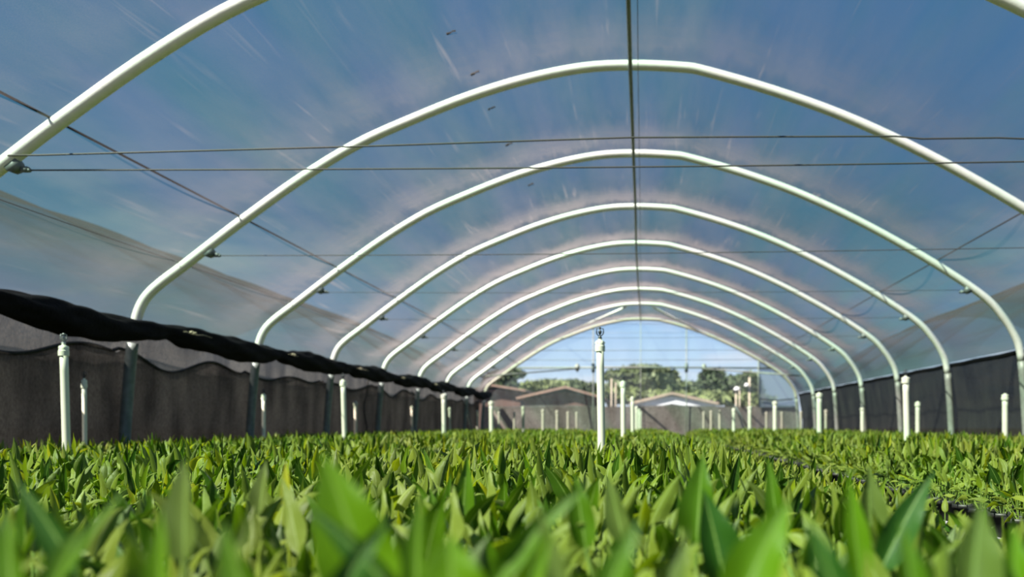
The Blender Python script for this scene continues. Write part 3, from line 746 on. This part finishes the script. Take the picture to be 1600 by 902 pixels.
# foreground plants with their own large leaves: (tip px, base px, width px, depth, material, facing, bend)
HERO = [
 ('blurred plant with a broad olive leaf standing up at the lower left', [((275,722),(288,880),82,.98,'leaf_pale',.2)]),
 ('blurred plant with a dark leaf at the lower left corner', [((38,742),(125,905),62,.86,'leaf_dark',.4), ((2,800),(20,960),90,.75,'leaf',.2)]),
 ('blurred plant with a narrow blade slanting up at the lower left', [((205,760),(95,905),26,.85,'leaf',.1)]),
 ('blurred plant with the biggest bright green leaf left of centre', [((500,712),(590,960),150,.72,'leaf_bright',.15), ((470,800),(640,960),70,.68,'leaf_dark',.5)]),
 ('plant with a sharp upright pointed leaf just left of centre', [((724,712),(722,835),42,1.95,'leaf',.25), ((668,765),(690,850),34,1.9,'leaf',.3)]),
 ('blurred plant with a rounded bright leaf at the bottom centre', [((712,835),(712,985),135,.66,'leaf_bright',.1)]),
 ('plant with a broad arching leaf slanting across the bottom centre', [((905,735),(765,925),58,.80,'leaf',.35), ((858,792),(880,960),46,.72,'leaf_pale',.1)]),
 ('plant with pale pointed leaves right of the bottom centre', [((958,740),(975,850),50,1.25,'leaf_pale',.3), ((893,742),(915,860),55,1.3,'leaf',.3)]),
 ('plant with a large dark pointed leaf right of centre', [((1090,712),(1088,850),74,1.45,'leaf',.25), ((1105,765),(1135,925),92,1.2,'leaf_dark',.3)]),
 ('blurred plant with a tall bright blade in the right half', [((1215,775),(1150,960),110,.74,'leaf_bright',.2), ((1060,820),(1020,980),60,.8,'leaf_pale',.2)]),
 ('plant with a slanting dark blade in front of the dark gap', [((1466,742),(1375,895),64,1.25,'leaf_dark',.2), ((1345,728),(1362,860),62,1.4,'leaf_pale',.3)]),
 ('plant with a narrow upright blade left of the dark gap', [((1312,745),(1345,925),52,1.05,'leaf_bright',.1), ((1213,715),(1218,850),40,1.5,'leaf',.25)]),
 ('blurred plant with an olive leaf at the lower right corner', [((1545,785),(1515,980),105,.78,'leaf_pale',.25), ((1600,820),(1590,980),80,.8,'leaf_bright',.4)]),
 ('blurred plant with a leaf curling over at the bottom left', [((120,812),(60,985),70,.64,'leaf',.3), ((232,800),(250,980),60,.72,'leaf_bright',.3)]),
 ('blurred plant with green leaves at the bottom below the olive leaf', [((345,815),(395,985),75,.66,'leaf',.35), ((395,795),(330,980),50,.74,'leaf_pale',.3)]),
 ('blurred plant with a dark slanting leaf beneath the biggest bright leaf', [((600,800),(500,985),58,.66,'leaf_dark',.3), ((640,770),(650,960),66,.80,'leaf',.4)]),
 ('blurred plant with a wide pale blade at the bottom right of centre', [((1010,815),(930,990),80,.64,'leaf',.3), ((850,820),(800,985),55,.66,'leaf_bright',.3)]),
 ('blurred plant with crossed green blades at the bottom of the right half', [((1262,812),(1330,990),80,.64,'leaf_dark',.3), ((1420,815),(1440,990),66,.68,'leaf',.35)]),
 ('plant with a yellow-edged leaf in the lower left third', [((440,722),(450,800),20,1.6,'leaf_yellow',.1), ((420,720),(405,805),36,1.55,'leaf_pale',.2)]),
]
for hi, (lb, leaves) in enumerate(HERO):
    bp_ = P(*leaves[0][1], leaves[0][3])
    r_ = empty('potted_plant', (bp_.x, bp_.y+.02, BENCH)); tag(r_, lb, 'potted plant', 'foreground plants with large leaves')
    p_ = bpy.data.objects.new('pot', pot_me); COL.objects.link(p_); p_.parent = r_
    f_ = bpy.data.objects.new('foliage', protos[hi % 7]); COL.objects.link(f_); f_.parent = r_; f_.location = (0, 0, POT_H-.012); f_.scale = (.85, .85, .75)
    for (tip, base, wpx, Y, mt, fc) in leaves:
        T_ = P(*tip, Y+.02); B_ = P(*base, Y); L = (T_-B_).length; d = (T_-B_).normalized()
        d2 = (d+Vector((R.uniform(-.12, .12), 0, .13))).normalized()
        side = Vector((1, R.uniform(-.25, .25), R.uniform(-.1, .1)))
        v, f, u = leaf_np(B_, d2, side, L*1.02, wpx/FPX*Y*1.25, 14, 3, .30, .35+fc, .07)
        o_ = Vector(r_.location)
        s1 = stem_np(Vector((o_.x, o_.y, RIM-.02)), B_+d2*.004, .003, 5)
        V, F, U = join([(v, f, u), s1]); V = V-np.array(o_)
        lo = bpy.data.objects.new('large_leaf', np_mesh('large_leaf', V, F, U, M[mt])); COL.objects.link(lo); lo.parent = r_

# pale trays edging the gap on the right, and the bits of yellow
for i, y in enumerate((2.35, 2.95, 3.55, 4.15, 4.75)):
    e = empty('plant_tray', (1.13, y, BENCH+.0)); tag(e, 'pale-rimmed plastic tray in the dark gap, '+['nearest the right edge', 'second of five from the front', 'third of five from the front', 'fourth of five from the front', 'farthest back'][i], 'tray', 'pale trays along the gap')
    s = MB(); w, l, h = .27, .52, .05
    s.box((0, 0, .006), (w, l, .012)); s.box((-w/2, 0, h/2), (.012, l, h)); s.box((w/2, 0, h/2), (.012, l, h)); s.box((0, -l/2, h/2), (w, .012, h)); s.box((0, l/2, h/2), (w, .012, h))
    s.build('tray_body', M['pot'], e, False)
    s = MB(); s.box((-w/2-.008, 0, h), (.03, l+.04, .008)); s.box((w/2+.008, 0, h), (.03, l+.04, .008)); s.box((0, -l/2-.008, h), (w, .03, .009)); s.box((0, l/2+.008, h), (w, .03, .009))
    s.build('rim', M['tray'], e, False); e.location.z = BENCH+.0

# ---------------------------------------------------------------- beyond the gable
def tree(x, y, blobs, trunk_h, mat, label, nl=1500, lsize=.35, seed=1, grp='trees beyond the tunnel', flat=.55):
    rng = np.random.RandomState(seed); e = empty('tree', (x, y, 0)); tag(e, label, 'tree', grp)
    V, F = [], []; tot = sum(b[3]*b[4] for b in blobs)
    for (bx, by, bz, rx, rz) in blobs:
        k = int(nl*rx*rz/tot)+20
        for _ in range(k):
            a, b = rng.uniform(0, 2*PI), math.asin(rng.uniform(-.8, 1)); rr = rng.uniform(.55, 1.05)
            c = np.array((bx+rx*rr*math.cos(a)*math.cos(b), by+rx*.8*rr*math.sin(a)*math.cos(b), bz+rz*rr*math.sin(b)))
            u = rng.normal(size=3); u /= np.linalg.norm(u); w = np.cross(u, rng.normal(size=3)); w /= np.linalg.norm(w); s = lsize*rng.uniform(.5, 1.2)
            n0 = len(V); V += [c-u*s, c+w*s*.5, c+u*s, c-w*s*.5]; F.append((n0, n0+1, n0+2, n0+3))
    pymesh('crown', V, F, mat, e, False)
    s = MB(); s.tube([(0, 0, 0), (.1, 0, trunk_h*.6), (0, 0, trunk_h)], [.28, .22, .16], 8)
    for (bx, by, bz, rx, rz) in blobs[:5]: s.tube([(0, 0, trunk_h*.7), (bx*.6, by*.6, trunk_h*.7+(bz-trunk_h*.7)*.6), (bx, by, bz)], [.13, .09, .04], 6)
    s.build('trunk', M['bark'], e)
def W(px, py, Y): p = P(px, py, Y); return p.x, p.z
def tree_px(cx, Y, blobs, mat, label, seed, nl=1500, ls=.35, trunk=None):
    x, _ = W(cx, 600, Y); bl = []
    for (px, py, rpx, rpy) in blobs:
        bx, bz = W(px, py, Y); bl.append((bx-x, R.uniform(-1, 1), bz, rpx/FPX*Y, rpy/FPX*Y))
    th = trunk or min(b[2] for b in bl)
    tree(x, Y, bl, th, mat, label, nl, ls, seed)
tree_px(790, 92, [(782,590,26,10),(803,586,20,8),(770,600,18,8),(795,603,18,7)], M['tree_dark'], 'loose dark tree behind the far left end of the tunnel', 1, 900, .4)
tree_px(1000, 104, [(1008,577,38,6),(990,585,45,7),(1030,583,32,7),(965,588,25,6),(1020,596,45,12),(985,604,40,10),(1050,606,35,10),(1075,608,28,11)], M['tree'], 'wide flat-topped tree behind the middle of the gable', 2, 4200, .5)
tree_px(1112, 85, [(1112,592,20,13),(1105,606,20,12),(1125,606,18,12)], M['tree_dark'], 'round dark tree right of the wide flat-topped tree', 3, 2400, .45)
tree_px(1146, 98, [(1143,604,22,14),(1150,596,14,9),(1160,608,18,13)], M['tree_dark'], 'dark bushy tree beside the round one', 4, 1800, .45)
tree_px(1174, 78, [(1172,598,15,14),(1176,612,15,12)], M['tree'], 'green tree behind the lamp poles', 5, 1600, .45)
tree_px(842, 100, [(835,606,28,8),(862,603,26,7)], M['tree_light'], 'low light green bush behind the brown roof, left one', 6, 1400, .5)
tree_px(900, 116, [(895,603,20,8),(918,607,20,8)], M['tree'], 'low green tree behind the brown roof, right one', 7, 1200, .5)
tree_px(1010, 80, [(975,615,35,8),(1030,620,40,8),(1085,620,40,8)], M['tree_light'], 'row of light scrub under the flat-topped tree', 8, 2200, .4)
tree_px(1150, 68, [(1125,625,35,10),(1175,628,35,11)], M['tree_light'], 'pale scrub below the dark trees at the right', 9, 1600, .35)
tree_px(955, 74, [(945,622,26,8),(968,624,22,8)], M['tree_light'], 'low scrub between the brown shed and the white-fronted greenhouse', 10, 900, .35)
def house(cx, Y, x0, x1, y_eave, y_ridge, xr, roofm, wallm, label, depth=10, name='shed'):
    e = empty(name, (W(cx, 600, Y)[0], Y, 0)); tag(e, label, 'building', 'low buildings beyond the tunnel')
    ax, _ = W(x0, 0, Y); bx, _ = W(x1, 0, Y); rx, rz = W(xr, y_ridge, Y); _, ez = W(0, y_eave, Y); ox = e.location.x
    ax -= ox; bx -= ox; rx -= ox
    i = .4
    vs = [(ax+i,0,0),(bx-i,0,0),(bx-i,0,ez-.05),(rx,0,rz-.2),(ax+i,0,ez-.05)]; vs += [(v[0], depth, v[2]) for v in vs]
    pymesh('wall', vs, [(0,1,2,3,4),(9,8,7,6,5),(1,6,7,2),(0,4,9,5)], wallm, e, False)
    t = .13
    vs = [(ax,-.5,ez-.1),(rx,-.5,rz),(bx,-.5,ez-.1),(bx,-.5,ez-.1+t),(rx,-.5,rz+t),(ax,-.5,ez-.1+t)]; vs += [(v[0], depth+.5, v[2]) for v in vs]
    pymesh('roof', vs, [(0,1,4,5),(1,2,3,4),(5,4,10,11),(4,3,9,10),(6,11,10,7),(7,10,9,8),(0,6,7,1),(1,7,8,2),(0,5,11,6),(2,8,9,3)], roofm, e, False)
    return e
house(880, 60, 808, 945, 622, 607, 884, M['roof_brown'], M['wall_brown'], 'low brown gabled shed left of the tallest middle riser')
house(775, 66, 730, 822, 610, 604, 770, M['roof_brown'], M['wall_brown'], 'dark low shed at the far left beyond the gable')
e = house(1055, 52, 984, 1122, 630, 617, 1050, M['grey_roof'], M['wall_brown'], 'low white-fronted gabled greenhouse right of the middle risers')
ox = e.location.x
fv = []
a, az = W(990, 629, 51.7); r, rz = W(1050, 619, 51.7); b, bz = W(1118, 629, 51.7); d = .42
pymesh('fascia', [(a-ox,-.32,az-d),(r-ox,-.32,rz-d),(b-ox,-.32,bz-d),(b-ox,-.32,bz),(r-ox,-.32,rz),(a-ox,-.32,az),(a-ox,-.22,az-d),(r-ox,-.22,rz-d),(b-ox,-.22,bz-d),(b-ox,-.22,bz),(r-ox,-.22,rz),(a-ox,-.22,az)],
       [(0,1,4,5),(1,2,3,4),(5,4,10,11),(4,3,9,10),(7,6,11,10),(8,7,10,9),(0,6,7,1),(1,7,8,2)], M['white_wall'], e, False)
def pole(px, top, Y, w, label, lamp=None):
    x, z = W(px, top, Y); e = empty('lamp_pole' if lamp else 'utility_pole', (x, Y, 0)); tag(e, label, 'pole', 'poles beyond the tunnel')
    r = w/FPX*Y/2; MB().tube([(0,0,0),(0,0,z)], r, 8).build('pole_shaft', M['wood'], e)
    if lamp:
        lx, ly, lw = lamp; X_, Z_ = W(lx, ly, Y); X_ -= x; ww = lw*.8/FPX*Y
        s = MB(); s.lathe([(.001,.09),(ww*.25,.075),(ww*.5,-.01),(ww*.5,-.05),(ww*.4,-.07),(.001,-.06)], 12, (X_, -.1, Z_)); s.tube([(0,0,Z_+.02),(X_,-.1,Z_+.05)], r*.6, 6)
        s.build('lamp_head', M['lamp'], e)
pole(1150, 606, 40, 2.2, 'short pole with a pale round lamp in front of the dark trees', (1151, 608, 13))
pole(1171, 590, 42, 2.6, 'taller pole with a pale lamp on its left side', (1166, 602, 9))
pole(1155.5, 606, 41, 1.5, 'bare thin pole between the two lamp poles')
pole(955.5, 592, 45, 2.0, 'thin pale post just right of the tallest middle riser')
pole(962, 598, 47, 1.6, 'second thinner post right of the tallest middle riser')
